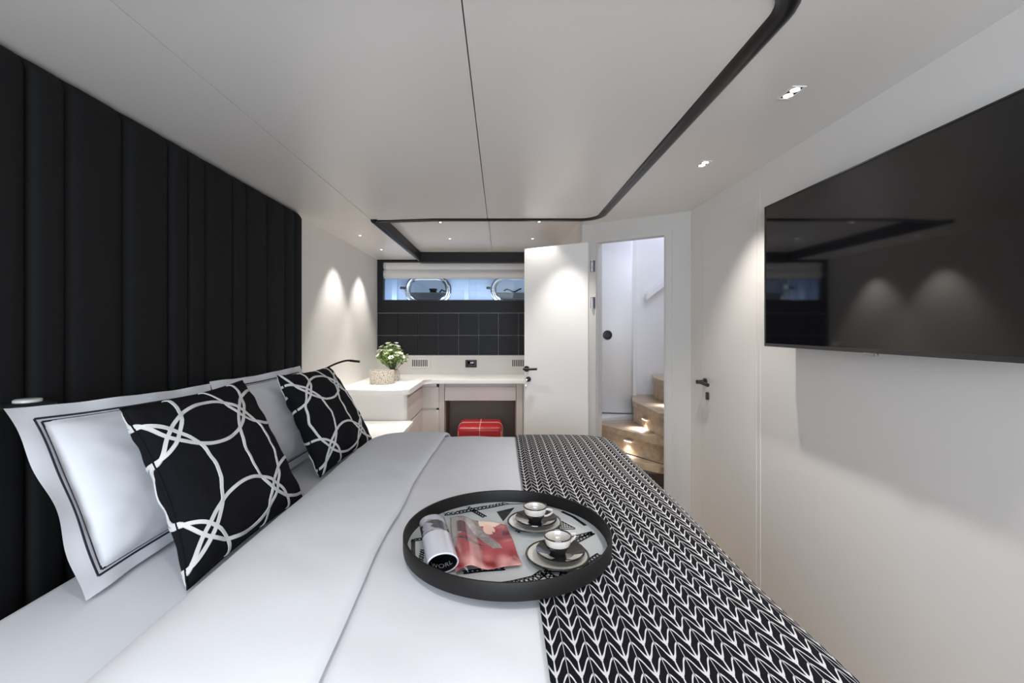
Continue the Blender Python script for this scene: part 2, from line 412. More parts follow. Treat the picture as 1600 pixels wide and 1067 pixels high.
struct('trim_6', box(NB(), (-.93, 3.425, HC), (.65, 3.44, RH)), M['ceil'])
bm = NB()
loop = [(-.955, 3.60), (-.955, 3.46)] + arc(-.925, 3.45, .03, 180, 90, 3) + [(-.5, 3.42), (0, 3.42)] + arc(.585, 3.27, .15, 90, 0, 10) + [(.735, 2.5)] + arc(.585, 1.20, .15, 0, -90, 10) + [(0, 1.05), (-.95, 1.05)]
bmx = NB(); tube(bmx, [(x, y, HC + .0) for x, y in loop[2:]], .030, 12, ry=.014); struct('trim_7', bmx, M['trim'], smooth=True)
bmx = NB(); tube(bmx, [(-.955, 3.42, HC), (-.955, 3.6, HC), (-.955, 5.38, HC)], .024, 14, ry=.030); struct('trim_8', bmx, M['trim'], smooth=True)

# closet side wall, angled bulkhead with doorway
struct('wall_side', box(NB(), (.652, 3.66, FLO), (.71, FY + .05, 1.4)), M['wall'])
def bk(s, t, h):    # along the bulkhead, depth away from the room
    p = A_ + D_ * s + NRM * t; return (p.x, p.y, h)
LEN = (B_ - A_).length
S0, S1, TH = .119, .642, .67
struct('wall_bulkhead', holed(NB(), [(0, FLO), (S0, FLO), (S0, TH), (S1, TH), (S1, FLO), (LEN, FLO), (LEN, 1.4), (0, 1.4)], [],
       lambda a, b, t: bk(a, t, b), .07), M['bulk_shaded'])
d1 = bpy.data.objects.new('door_1', None); C.objects.link(d1); d1.location = (.70, 3.59, CZ + FLO); d1['kind'] = 'structure'
bm = NB()
for s0, s1, h0, h1 in ((S0 - .045, S0, FLO, TH + .03), (S1, S1 + .045, FLO, TH + .03), (S0, S1, TH, TH + .03)):
    holed(bm2 := NB(), [(s0, h0), (s1, h0), (s1, h1), (s0, h1)], [], lambda a, b, t: bk(a, -.012 + t, b), .012)
    me = bpy.data.meshes.new('t'); bm2.to_mesh(me); bm2.free(); bm.from_mesh(me); bpy.data.meshes.remove(me)
for s0 in (S0, S1 - .012):
    holed(bm2 := NB(), [(s0, FLO), (s0 + .012, FLO), (s0 + .012, TH), (s0, TH)], [], lambda a, b, t: bk(a, t, b), .08)
    me = bpy.data.meshes.new('t'); bm2.to_mesh(me); bm2.free(); bm.from_mesh(me); bpy.data.meshes.remove(me)
part('door_frame', bm, M['bulk_shaded'], d1, False)
# open leaf
F_ = Vector((.205, 3.89)); H_ = Vector((.690, 3.585)); LD = (H_ - F_).normalized(); LN = Vector((LD.y, -LD.x))    # LN towards the camera
if LN.y > 0: LN = -LN
def lf(s, t, h): p = F_ + LD * s + LN * t; return (p.x, p.y, h)
LL = (H_ - F_).length
leaf = part('leaf', holed(NB(), [(0, FLO + .02), (LL, FLO + .02), (LL, .68), (0, .68)], [], lambda a, b, t: lf(a, -t, b), .04), M['white'], d1, False)
hd = NB(); cyl(hd, lf(.025, 0, .345 * -1), lf(.025, .012, -.345), .025); cyl(hd, lf(.025, .0, -.345), lf(.025, .05, -.345), .010)
tube(hd, [lf(.018, .05, -.345), lf(.07, .052, -.343), lf(.145, .05, -.338)], .0095, 12); part('handle', hd, M['blackmetal'], leaf)
lk = NB(); cyl(lk, lf(.042, 0, -.432), lf(.042, .01, -.432), .022); part('lock', lk, M['blackmetal'], leaf)
lk = NB(); cyl(lk, lf(.036, .01, -.432), lf(.036, .022, -.432), .010); box(lk, lf(.031, .022, -.455), lf(.041, .026, -.428), .001)
tube(lk, [lf(.036 + .012 * math.cos(a * PI / 6), .028, -.468 + .012 * math.sin(a * PI / 6)) for a in range(12)], .0016, 6, True)
box(lk, lf(.026, .026, -.515), lf(.034, .030, -.474), .001); part('key', lk, M['chrome'], leaf)
for hz in (.487, .20):
    hb = NB(); cyl(hb, bk(S0 - .03, -.022, hz - .045), bk(S0 - .03, -.022, hz + .045), .009)
    hb2 = part('hinge', hb, M['steel'], d1)
    hb = NB(); holed(hb, [(S0 - .026, hz - .045), (S0 - .006, hz - .045), (S0 - .006, hz + .045), (S0 - .026, hz + .045)], [], lambda a, b, t: bk(a, -.015 + t, b), .003)
    part('hinge_plate', hb, M['steel'], d1, False)

# closet door on the right wall
d2 = bpy.data.objects.new('door_2', None); C.objects.link(d2); d2.location = (XR, 2.67, CZ + FLO); d2['kind'] = 'structure'
part('door_frame', holed(NB(), [(2.322, FLO), (3.005, FLO), (3.005, .698), (2.322, .698)], [[(2.352, FLO + .01), (2.985, FLO + .01), (2.985, .678), (2.352, .678)]],
     lambda a, b, t: (XR - .0015 + t, a, b), .0015), M['wall'], d2, False)
dl = part('leaf', box(NB(), (XR - .0025, 2.356, FLO + .015), (XR, 2.981, .674), .001), M['wall'], d2, False)
hd = NB(); cyl(hd, (XR - .006, 2.93, -.345), (XR - .016, 2.93, -.345), .024); cyl(hd, (XR - .01, 2.93, -.345), (XR - .065, 2.93, -.345), .013)
tube(hd, [(XR - .052, 2.935, -.345), (XR - .055, 2.87, -.345), (XR - .052, 2.80, -.350)], .0115, 12); part('handle', hd, M['blackmetal'], dl)
hd = NB(); prism(hd, [(2.895 + x, y) for x, y in rrect(-.011, -.455 + .0, .011, -.405, .0105, 5)], 0, .012)
for v in hd.verts: v.co = Vector((XR - .018 + v.co.z, v.co.x, v.co.y))
part('keyhole', hd, M['blackmetal'], dl)

# stairwell
struct('wall_stair', box(NB(), (.71, 4.50, FLO), (2.3, 4.55, 1.4)), M['white'])
struct('wall_stair', box(NB(), (2.25, 3.0, FLO), (2.3, 4.50, 1.4)), M['white'])
struct('wall_stair', box(NB(), (XR + .06, 3.0, FLO), (2.25, 3.05, 1.4)), M['white'])
struct('ceiling', holed(NB(), [(.71, 3.0), (2.3, 3.0), (2.3, 4.55), (.71, 4.55)], [[(1.35, 3.4), (2.1, 3.4), (2.1, 4.3), (1.35, 4.3)]], lambda a, b, t: (a, b, 1.4 + t), .04), M['white'])
struct('trim_9', prism(NB(), [(.71, 4.18), (.93, 4.18), (1.28, 4.36), (1.28, 4.5), (.71, 4.5)], FLO, -.83), M['white'])
struct('trim_10', box(NB(), (1.285, 4.42, -.83), (1.325, 4.50, 1.4), .004), M['white'])
d3 = bpy.data.objects.new('door_3', None); C.objects.link(d3); d3.location = (1.12, 4.45, CZ - .82); d3['kind'] = 'structure'
def dcurve(u, v): return (.973 + .305 * u, 4.43 - .035 * math.sin(u * PI * .5), -.815 + v * 1.665)
grid_obj('leaf', 12, 2, dcurve, M['white'], d3, thick=.02, offset=0)
part('door_frame', box(NB(), (.71, 4.40, -.83), (.965, 4.50, 1.1), .003), M['white'], d3, False)
kb = NB(); lathe(kb, [(0, 0), (.044, 0), (.046, .008), (.040, .016), (.030, .018), (.028, .012), (0, .012)], (0, 0, 0), 32)
bmesh.ops.rotate(kb, verts=kb.verts, cent=(0, 0, 0), matrix=Matrix.Rotation(R(90), 3, 'X'))
bmesh.ops.translate(kb, verts=kb.verts, vec=(1.038, 4.412, -.065)); part('flush_pull', kb, M['blackmetal'], d3)

# staircase: one thing, winder treads and risers are its parts
st = thing('winder_staircase', (1.35, 3.75, FLO), 'pale oak winder stairs with lit risers seen through the doorway', 'staircase')
def tread(poly, h, riser=None, rh=.15, bevel=.004):
    b = prism(NB(), poly, h - .048, h)
    part('tread', b, M['wood'], st, False)
    if riser:
        (x0, y0), (x1, y1) = riser; d = Vector((x1 - x0, y1 - y0)); n = Vector((-d.y, d.x)).normalized() * .018
        part('riser', prism(NB(), [(x0, y0), (x1, y1), (x1 + n.x, y1 + n.y), (x0 + n.x, y0 + n.y)], h - .048 - rh, h - .048), M['wood'], st, False)
tread([(.80, 3.80), (1.262, 3.42), (1.30, 3.46), (.90, 4.05), (.80, 4.10)], -1.055)
tread([(.80, 4.14), (.874, 4.06), (1.262, 3.43), (1.40, 3.43), (1.30, 4.32), (1.24, 4.21), (.93, 4.17)], -.852, ((.90, 4.09), (1.30, 3.46)))
tread([(1.19, 4.10), (1.222, 3.485), (1.44, 3.44), (1.90, 4.48), (1.30, 4.48)], -.652, ((1.215, 4.15), (1.262, 3.52)))
tread([(1.41, 4.22), (1.39, 3.50), (1.9, 3.44), (2.1, 4.48), (1.50, 4.48)], -.452, ((1.44, 4.26), (1.44, 3.55)))
tread([(.80, 3.62), (1.20, 3.37), (1.24, 3.45), (.85, 3.9)], -1.255, ((.82, 3.86), (1.26, 3.48)))
# step lights
def step_light(p, n, label, pw):
    t = thing('step_light', (p[0], p[1], p[2] - .02), label, 'step light', 'lights in the stair risers')
    n = Vector(n).normalized(); s = Vector((-n.y, n.x, 0))
    P0 = Vector(p); b = NB()
    box(b, (-.045, -.010, -.006), (.045, .010, .010), .002)
    m4 = Matrix((s, n, Vector((0, 0, 1)))).transposed().to_4x4(); m4.translation = P0 + n * .010
    bmesh.ops.transform(b, verts=b.verts, matrix=m4); part('hood', b, M['wood'], t)
    b = NB(); box(b, (-.035, -.008, -.012), (.035, .008, -.006)); bmesh.ops.transform(b, verts=b.verts, matrix=m4); part('lamp', b, M['bulb'], t)
    l = bpy.data.lights.new('step_glow', 'SPOT'); l.energy = pw; l.spot_size = R(130); l.spot_blend = .8; l.shadow_soft_size = .015; l.color = (1, .97, 1)
    o = bpy.data.objects.new('step_glow', l); C.objects.link(o); o.location = P0 + n * .03 + Vector((0, 0, CZ - .02))
    o.rotation_euler = Vector((n.x * .35, n.y * .35, -1)).to_track_quat('-Z', 'Y').to_euler()
step_light((1.075, 3.812, -.935), (-.84, -.53, 0), 'small hooded light glowing in the lower riser, beside the bed foot', 3)
step_light((1.232, 3.86, -.765), (-1, -.08, 0), 'small hooded light glowing in the middle riser of the stairs', 3)
step_light((1.435, 3.84, -.560), (-1, 0, 0), 'small hooded light in the topmost visible riser, at the door jamb', 1.5)
hr = NB()
for v in prism(hr, [(0, 0), (.50, .38), (.50, .45), (0, .072)], 0, .05).verts: v.co = Vector((1.425 + v.co.x, 4.44 + v.co.z, .27 + v.co.y))
bmesh.ops.bevel(hr, geom=list(hr.edges), offset=.006, segments=2, affect='EDGES')
tag(part('handrail', hr, M['white']), 'white handrail rising on the stairwell wall behind the doorway', 'handrail')

# ---------------------------------------------------------------- downlights
def spot(loc, pw, ang=84, blend=.75, col=(1, .955, .90), aim=(0, 0, -1)):
    l = bpy.data.lights.new('downlight_beam', 'SPOT'); l.energy = pw; l.spot_size = R(ang); l.spot_blend = blend; l.shadow_soft_size = .018; l.color = col
    o = bpy.data.objects.new('downlight_beam', l); C.objects.link(o); o.location = (loc[0], loc[1], CZ + loc[2]); 
    o.rotation_euler = Vector(aim).to_track_quat('-Z', 'Y').to_euler(); return o
def downlight(x, y, h, label, group, double, first=[None, None]):
    k = 1 if double else 0
    if first[k] is None:
        t = thing('ceiling_downlight', (x, y, h), label, 'ceiling light', group); first[k] = t
        if double: fw, fl, bulbs = .024, .043, (-.019, .019)
        else: fw, fl, bulbs = .024, .024, (0,)
        z = h - .003
        part('frame', holed(NB(), [(x - fw, y - fl), (x + fw, y - fl), (x + fw, y + fl), (x - fw, y + fl)],
             [[(x - fw + .005, y - fl + .004), (x + fw - .005, y - fl + .004), (x + fw - .005, y + fl - .004), (x - fw + .005, y + fl - .004)]], lambda a, b, q: (a, b, z + q), .003), M['white'], t, False)
        part('housing', box(NB(), (x - fw + .004, y - fl + .003, h - .0008), (x + fw - .004, y + fl - .003, h - .0002)), M['dark'], t, False)
        for b in bulbs: part('lamp', cyl(NB(), (x, y + b, h - .0024), (x, y + b, h - .0008), .0155 if double else .011, seg=20), M['bulb'], t, False)
        return t
    t = copy_tree(first[k]); t.location = (x, y, CZ + h); t['label'] = label; t['group'] = group; return t
G1 = 'twin downlights along the right ceiling'; G2 = 'downlights along the left ceiling beyond the headboard'; G3 = 'downlights in the ceiling recess'
for y, pw, lab in ((1.58, 50, 'twin downlight in the right ceiling, nearer one with two bright lamps'), (2.265, 40, 'twin downlight in the right ceiling, farther one near the closet door')):
    downlight(1.012, y, HC, lab, G1, True); spot((1.012, y, HC - .012), pw, 96)
for x, y, lab in ((-1.24, 4.01, 'single downlight over the left wall, nearer the headboard'), (-1.24, 4.73, 'single downlight over the left wall, nearer the far window')):
    downlight(x, y, HC, lab, G2, False); spot((x, y, HC - .012), 42, 82, .6)
for x, y, lab in ((-.504, 3.81, 'recess downlight, front left of the four'), (-.502, 4.51, 'recess downlight, back left of the four'),
                  (.322, 3.79, 'recess downlight, front right of the four'), (.318, 4.51, 'recess downlight, back right of the four')):
    downlight(x, y, RH, lab, G3, False); spot((x, y, RH - .012), 34, 92)
spot((.40, 3.455, RH - .012), 55, 74, .8)
# added fill beams without fixtures, unseen over and behind the camera position
for x, y, pw in ((1.012, .55, 20), (1.012, -.4, 16), (-.3, .45, 26), (.35, -.6, 24), (-1.1, .0, 26)): spot((x, y, HC - .012), pw, 110, .9, (1, .975, .95))

# ---------------------------------------------------------------- bed
def chaikin(p, n=3):
    for _ in range(n):
        q = [p[0]]
        for a, b in zip(p, p[1:]):
            q += [tuple(a[i] * .75 + b[i] * .25 for i in range(len(a))), tuple(a[i] * .25 + b[i] * .75 for i in range(len(a)))]
        q.append(p[-1]); p = q
    return p
class Prof:
    def __init__(s, pts, n=3):
        s.p = chaikin(pts, n); s.l = [0]
        for a, b in zip(s.p, s.p[1:]): s.l.append(s.l[-1] + math.hypot(a[0] - b[0], a[1] - b[1]))
        s.L = s.l[-1]
    def at(s, d):
        d = max(0, min(s.L, d))
        for i in range(1, len(s.l)):
            if s.l[i] >= d or i == len(s.l) - 1:
                k = (d - s.l[i - 1]) / max(1e-9, s.l[i] - s.l[i - 1])
                return tuple(s.p[i - 1][j] * (1 - k) + s.p[i][j] * k for j in range(2))
b = box(NB(), (-1.36, .70, FLO), (.54, 2.70, -.98), .01)
bed = thing('bed', (-.35, 1.7, FLO), 'wide double bed base and mattress in fitted white sheet against the black headboard', 'bed')
part('bed_base', b, M['leather'], bed)
b = box(NB(), (-1.27, .66, -.98), (.54, 2.74, -.72), .05, 5); part('mattress', b, M['linen'], bed)
b = NB(); tube(b, [(-1.262, .70, -.775), (-1.262, 2.7, -.775)], .004, 6)
part('piping', b, M['linen'], bed)

def nz(x, y, s=1.0, sd=0): return noise.noise(Vector((x * s, y * s, sd)))
YP = Prof([(.585, .52), (.59, .20), (.61, .07), (.66, .015), (.76, 0), (1.3, 0), (2.0, 0), (2.42, 0), (2.53, .010), (2.63, .036), (2.72, .075), (2.80, .13), (2.86, .22), (2.885, .32), (2.90, .48)])
def surf(prof, s, t, off=0.0, wr=1.0, out=0.0):
    X, h = prof.at(s); Y, dr = YP.at(t)
    k = wr * (.0045 * nz(X, Y, 3.2) + .0022 * nz(X * 1.0 + Y * .5, Y, 8, 3))
    e = 0.012 * nz(Y * 2.1, 0, 1, 9)
    hh = max(h - dr + off + k, -1.16 + out)
    if X < -.5 and .64 < Y < 2.85: hh = max(hh, -.706)
    if X > .5: X += min(1, (X - .5) / .1) * (e + out)
    return (X, 1.75 + (Y - 1.75) * (1 + out * .9), hh)
BODY = Prof([(-.62, -.715), (-.63, -.66), (-.58, -.61), (-.45, -.594), (-.2, -.592), (.1, -.592), (.40, -.592), (.53, -.597), (.60, -.617), (.640, -.66), (.66, -.72), (.685, -.85), (.70, -1.05)])
grid = lambda name, prof, s0, s1, nu, nv, m, parent=None, off=0, thick=.01, uv=None, wr=1, out=0: grid_obj(name, nu, nv,
    lambda u, v: surf(prof, s0 + (s1 - s0) * u, YP.L * v, off, wr, out), m, parent, thick=thick, uv=(lambda u, v: ((s1 - s0) * u, YP.L * v)) if uv else None)
duv = grid('duvet', BODY, 0, BODY.L, 90, 150, M['sateen'])
tag(duv, 'plain white duvet spread over the bed, its top folded back', 'duvet')
FLAP = Prof([(-.60, -.600), (-.69, -.705), (-.74, -.700), (-.757, -.665), (-.73, -.615), (-.67, -.585), (-.58, -.572), (-.45, -.567), (-.36, -.566), (-.318, -.570), (-.306, -.582), (-.318, -.5905), (-.36, -.5905)])
def flapf(u, v):
    x, y, h = surf(FLAP, FLAP.L * u, YP.L * v, .003, 1.0, .003)
    k = min(1, max(0, (x + .62) / .3)); x += (.016 * math.sin(y * 2.6 + .6) + .012 * nz(y * 3, 1, 1, 4)) * k
    far = max(0, (y - 2.3)) * .0
    return (x, y, h + far)
tag(grid_obj('folded_duvet_top', 70, 150, flapf, M['linen'], duv, thick=.004), 'band of white linen folded back over the duvet')

# throw
th0 = .745
TP = Prof([(.083, -.592), (.2, -.592), (.40, -.592), (.53, -.597), (.60, -.617), (.640, -.66), (.66, -.72), (.685, -.85), (.69, -.93)])
sH = .585
thr = grid('knitted_throw', TP, 0, sH, 60, 170, M['throw'], off=.010, thick=.004, uv=True, out=.013)
tag(thr, 'black and white leaf patterned knitted throw spread across the foot of the bed', 'throw')
grid('hem', TP, sH, sH + .009, 2, 150, M['cord'], thr, off=.011, thick=.005, out=.015)
bm_ = mat('rib_stripes', (.6, .6, .6), .85); nt = bm_.node_tree
uvn = nt.nodes.new('ShaderNodeUVMap'); sp = nt.nodes.new('ShaderNodeSeparateXYZ'); nt.links.new(uvn.outputs[0], sp.inputs[0])
fr_ = nmath(nt, 'LESS_THAN', nmath(nt, 'FRACT', nmath(nt, 'DIVIDE', sp.outputs[0], .009)), .45)
mx_ = nt.nodes.new('ShaderNodeMix'); mx_.data_type = 'RGBA'; mx_.inputs['A'].default_value = (.62, .58, .56, 1); mx_.inputs['B'].default_value = (.05, .035, .03, 1)
nt.links.new(fr_, mx_.inputs['Factor']); nt.links.new(mx_.outputs['Result'], nt.nodes['Principled BSDF'].inputs['Base Color'])
grid('ribbed_border', TP, sH + .009, TP.L, 10, 150, bm_, thr, off=.010, thick=.004, uv=True, out=.013)

# headboard: black padded channels
hb = thing('headboard', (-1.42, 1.6, FLO), 'tall black upholstered headboard of padded vertical channels', 'headboard')
part('backing', box(NB(), (-1.469, -.70, FLO), (-1.44, 3.222, .815)), M['blackfab'], hb, False)
ys = [-.70, -.46, -.23, -.115, 0, .235, .47, .59, .82, .94, 1.17, 1.355, 1.473, 1.702, 1.936, 2.050, 2.166, 2.398, 2.516, 2.750, 2.972, 3.106, 3.222]
for y0, y1 in zip(ys, ys[1:]):
    wd = y1 - y0; n = 14
    def pf(u, v, y0=y0, y1=y1, wd=wd):
        a = u * 2 - 1; e = (1 - abs(a) ** 4) ** .5 if abs(a) < 1 else 0
        zt = min(1, min(v, 1 - v) / .02) ** .5
        return (-1.443 + (.012 + .034 * e) * zt, y0 + wd * u, FLO + .02 + v * (.815 - FLO - .02))
    vs = sorted({0, .002, .005, .01, .015, .02, .5, .98, .985, .99, .995, .998, 1})
    def pf2(u, v, pf=pf): return pf(u, vs[round(v * (len(vs) - 1))])
    grid_obj('padded_channel', n, len(vs) - 1, pf2, M['blackfab'], hb)

# pillows ------------------------------------------------------
class Quad:
    def __init__(s, BL, BR, TL, TR, Tf, Tb, ui=1.0, pw=.42, bow=.05, wav=0, sd=0):
        s.c = [Vector(p) for p in (BL, BR, TL, TR)]; s.Tf = Tf; s.Tb = Tb; s.ui = ui; s.pw = pw; s.bow = bow; s.wav = wav; s.sd = sd
        U = (s.c[1] + s.c[3] - s.c[0] - s.c[2]); V = (s.c[2] + s.c[3] - s.c[0] - s.c[1]); s.n = U.cross(V).normalized()
        s.flipn = s.n.x > 0
        if s.n.x < 0: s.n = -s.n
    def flat(s, u, v):
        k = (1 - u) / 2; bl = s.bow * k + s.bow * .3 * (1 - k); bv = min(s.bow, .05)
        uu = u * (1 - bl * (1 - v * v)) ; vv = v * (1 - bv * (1 - u * u)); a = (uu + 1) / 2; b = (vv + 1) / 2
        return (s.c[0] * (1 - a) + s.c[1] * a) * (1 - b) + (s.c[2] * (1 - a) + s.c[3] * a) * b
    def pt(s, u, v, side=1):
        a = min(1, abs(u / s.ui)); b = min(1, abs(v / s.ui))
        bul = ((1 - a ** 2.2) * (1 - b ** 2.2)) ** s.pw if a < 1 and b < 1 else 0
        T = s.Tf if side > 0 else s.Tb
        r = max(a, b); cr = .006 * nz(u * 3 + v * 2, v * 3 - u, 1.6, s.sd) * min(1, bul * 3)
        cr += .006 * math.sin((u if b > a else v) * 17 + s.sd) * max(0, r - .55) * .9 * (1 if bul > .02 else 0) * min(1, bul * 2.5)
        d = T * bul * side + cr * side
        if s.wav:
            e = max(0, (max(abs(u), abs(v)) - s.ui) / (1 - s.ui)) if s.ui < 1 else 0
            d += s.wav * e * (math.sin(u * 5.1 + v * 7.3 + s.sd) + .5 * math.sin(u * 13 + s.sd * 2 - v * 4))
        return s.flat(u, v) + s.n * d
    def ptw(s, u, v):            # walks over the seam on to the back
        side = 1
        if abs(u) > 1: u = math.copysign(2 - abs(u), u); side = -side
        if abs(v) > 1: v = math.copysign(2 - abs(v), v); side = -side
        return s.pt(u, v, side)
    def normal(s, u, v):
        e = .012; n = (s.ptw(u + e, v) - s.ptw(u - e, v)).cross(s.ptw(u, v + e) - s.ptw(u, v - e)).normalized()
        return n if s.flipn else -n
    def body(s, name, m, parent, N=44):
        b = NB(); g = []
        cs = [-math.cos(PI * i / N) * .35 + (2 * i / N - 1) * .65 for i in range(N + 1)]
        for sd in (1, -1):
            g.append([[b.verts.new(s.pt(cs[i], cs[j], sd)) for j in range(N + 1)] for i in range(N + 1)])
        for q in g:
            for i in range(N):
                for j in range(N): b.faces.new((q[i][j], q[i + 1][j], q[i + 1][j + 1], q[i][j + 1]))
        bmesh.ops.remove_doubles(b, verts=b.verts, dist=.0004)
        return part(name, b, m, parent, angle=80)
    def ribbon(s, b, uvs, w, h=.0015, up=0.0):
        P = []; 
        for u, v in uvs: P.append((s.ptw(u, v), s.normal(u, v)))
        rows = []
        for i, (p, n) in enumerate(P):
            t = (P[min(i + 1, len(P) - 1)][0] - P[max(i - 1, 0)][0])
            if t.length < 1e-7: continue
            sd = n.cross(t.normalized()).normalized()
            rows.append([b.verts.new(p + sd * a * w / 2 + n * (k + up)) for a, k in ((-1, -.001), (-.85, h), (.85, h), (1, -.001))])
        for A, B in zip(rows, rows[1:]):
            for k in range(3): b.faces.new((A[k], A[k + 1], B[k + 1], B[k]))
def line(a, b_, n=30): return [(a[0] + (b_[0] - a[0]) * i / n, a[1] + (b_[1] - a[1]) * i / n) for i in range(n + 1)]
def sham(corners, label, sd, loc):
    t = thing('pillow', loc, label, 'pillow', 'white pillows against the headboard')
    q = Quad(*corners,   .075, .045, ui=.80, pw=.40, bow=.035, wav=.007, sd=sd); pc = q.body('pillowcase', M['linen'], t)
    b = NB()
    for k in (.862, .822):
        c = [(-k, -k), (k, -k), (k, k), (-k, k), (-k, -k)]
        for p0, p1 in zip(c, c[1:]): q.ribbon(b, line(p0, p1), .0058, .0012, .0008)
    part('embroidered_border', b, M['navy'], pc); return t
sham([(-1.085, 1.185, -.712), (-1.07, 1.93, -.712), (-1.272, 1.165, -.205), (-1.235, 1.93, -.235)], 'white pillow with two dark border lines, nearest at the left edge', 1, (-1.17, 1.5, -.72))
sham([(-1.05, 1.97, -.712), (-1.04, 2.74, -.712), (-1.24, 1.93, -.228), (-1.23, 2.80, -.228)], 'white pillow with two dark border lines, standing behind both black cushions', 5, (-1.1, 2.36, -.72))
def cushion(corners, u0, label, sd, loc):
    t = thing('cushion', loc, label, 'cushion', 'black cushions with white loops')
    q = Quad(*corners, .078, .094, ui=1.0, pw=.42, bow=.145, sd=sd); cv_ = q.body('cover', M['cushion'], t)
    b = NB(); a = 1.12; rad = .845
    for i in range(-2, 3):
        for j in range(-2, 3):
            cu, cv = u0 + a * (i + .5), .005 + 1.15 * (j + .5) - .575 - .575 * 0
            cv = 1.15 * j - .05
            run = []
            for k in range(361):
                an = 2 * PI * k / 360; u, v = cu + rad * math.cos(an), cv + rad * 1.02 * math.sin(an)
                if abs(u) < 1.45 and abs(v) < 1.45 and min(abs(u), abs(v)) < 1: run.append((u, v))
                else:
                    if len(run) > 2: q.ribbon(b, run, .0125, .0025)
                    run = []
            if len(run) > 2: q.ribbon(b, run, .0125, .0025)
    part('looped_cord', b, M['cord'], cv_)
    b = NB(); c = [(-1, -1), (1, -1), (1, 1), (-1, 1), (-1, -1)]; pts = []
    for p0, p1 in zip(c, c[1:]): pts += [q.pt(*p) for p in line(p0, p1, 24)][:-1]
    tube(b, pts, .0035, 6, True); part('seam', b, M['cushion'], cv_); return t
cushion([(-.845, 1.227, -.705), (-.816, 1.875, -.700), (-1.087, 1.30, -.230), (-1.098, 1.93, -.222)], -.78, 'black cushion with white interlaced loops, larger in view, propped against the nearest pillow', 2, (-.95, 1.55, -.72))
cushion([(-.850, 2.14, -.700), (-.790, 2.80, -.690), (-1.080, 2.20, -.230), (-1.07, 2.83, -.240)], -.68, 'black cushion with white interlaced loops at the far side of the bed', 6, (-.95, 2.5, -.72))

# reading lamps
t = thing('reading_lamp', (-1.40, 1.25, -.30), 'round black reading lamp head with pale disc above the near pillow', 'lamp', 'black reading lamps on the headboard')
b = lathe(NB(), [(0, -.010), (.050, -.010), (.060, -.004), (.060, .002), (.054, .007), (.034, .009), (.033, .006), (0, .006)], (-1.337, 1.285, -.216), 40); part('lamp_head', b, M['blackmetal'], t)
b = lathe(NB(), [(0, .007), (.031, .007), (.031, .0145), (.028, .017), (0, .017)], (-1.337, 1.285, -.216), 32); part('pale_disc', b, M['lampglass'], t)
b = tube(NB(), [(-1.396, 1.285, -.224), (-1.38, 1.285, -.222), (-1.36, 1.285, -.220)], .006, 8); part('arm', b, M['blackmetal'], t)
t = thing('reading_lamp', (-1.40, 3.0, -.30), 'slim black gooseneck reading lamp arching over the far cushion', 'lamp', 'black reading lamps on the headboard')
pts = chaikin([(-1.40, 3.0, -.37), (-1.33, 3.0, -.37), (-1.22, 3.0, -.31), (-1.12, 3.0, -.245), (-1.03, 3.0, -.213), (-.985, 3.0, -.212)], 2)
b = tube(NB(), pts, .0065, 10); part('gooseneck', b, M['blackmetal'], t)
b = tube(NB(), [(-.995, 3.0, -.213), (-.93, 3.0, -.220)], .012, 12, ry=.008); part('lamp_head', b, M['blackmetal'], t)
b = cyl(NB(), (-1.397, 3.0, -.37), (-1.38, 3.0, -.37), .025); part('wall_rose', b, M['blackmetal'], t)

# ---------------------------------------------------------------- tray and what lies on it
TX, TY, TB = .018, 1.225, -.5755
t = thing('tray', (TX, TY, TB), 'large round black tray with a printed floor, resting on duvet and throw', 'tray')
b = lathe(NB(), [(0, 0), (.268, 0), (.274, .003), (.275, .010), (.275, .040), (.2735, .0425), (.2705, .043), (.268, .0415), (.2665, .036), (.2655, .006), (0, .006)], (TX, TY, TB), 128); part('tray_body', b, M['traymat'], t)
FLR = TB + .0065
TF = lathe(NB(), [(0, 0), (.2645, 0), (.2645, .0008), (0, .0008)], (TX, TY, FLR - .0005), 96)
INK = [[(-.173, 1.39), (-.132, 1.402), (-.089, 1.424), (-.04, 1.447), (.022, 1.48), (.078, 1.483), (.155, 1.45)], [(-.11, 1.46), (-.089, 1.424), (-.047, 1.369)], [(-.255, 1.21), (-.229, 1.221), (-.207, 1.228)],
 [(.045, 1.269), (.075, 1.294)], [(.196, 1.234), (.225, 1.249), (.258, 1.265)], [(.198, 1.208), (.228, 1.235), (.256, 1.262)],
 [(-.058, .998), (-.016, 1.002), (.028, 1.013), (.079, 1.034), (.101, 1.060), (.117, 1.035), (.138, 1.028)], [(.101, 1.068), (.151, 1.070), (.200, 1.092), (.25, 1.144)], [(.138, 1.028), (.148, 1.060)],
 [(-.087, 1.058), (-.043, 1.069), (.01, 1.076)], [(-.19, 1.056), (-.20, 1.17)]]
b = TF; nbase = len(b.faces); HK = FLR + .0009
def strip(b, p, q, w):
    p = Vector(p); q = Vector(q); d = (q - p); n = Vector((-d.y, d.x)).normalized() * w / 2
    f = [p - n, q - n, q + n, p + n]
    if all((Vector(k) - Vector((TX, TY))).length < .262 for k in f): b.faces.new([b.verts.new((k.x, k.y, HK)) for k in f])
rnd = random.Random(3)
for L in INK:
    W = .013 + .007 * (len(L) > 5)
    for p, q in zip(L, L[1:]):
        p = Vector(p); q = Vector(q); d = q - p; n = Vector((-d.y, d.x)).normalized(); k = max(2, int(d.length / .011))
        for s in (-1, 1): strip(b, p + n * s * W * .5, q + n * s * W * .5, .0046)
        for i in range(k):
            a = p + d * i / k; c = p + d * (i + 1) / k; s = 1 if i % 2 else -1
            strip(b, a + n * s * W * .5, c - n * s * W * .5, .0040); strip(b, a - n * s * W * .5, c + n * s * W * .5, .0030)
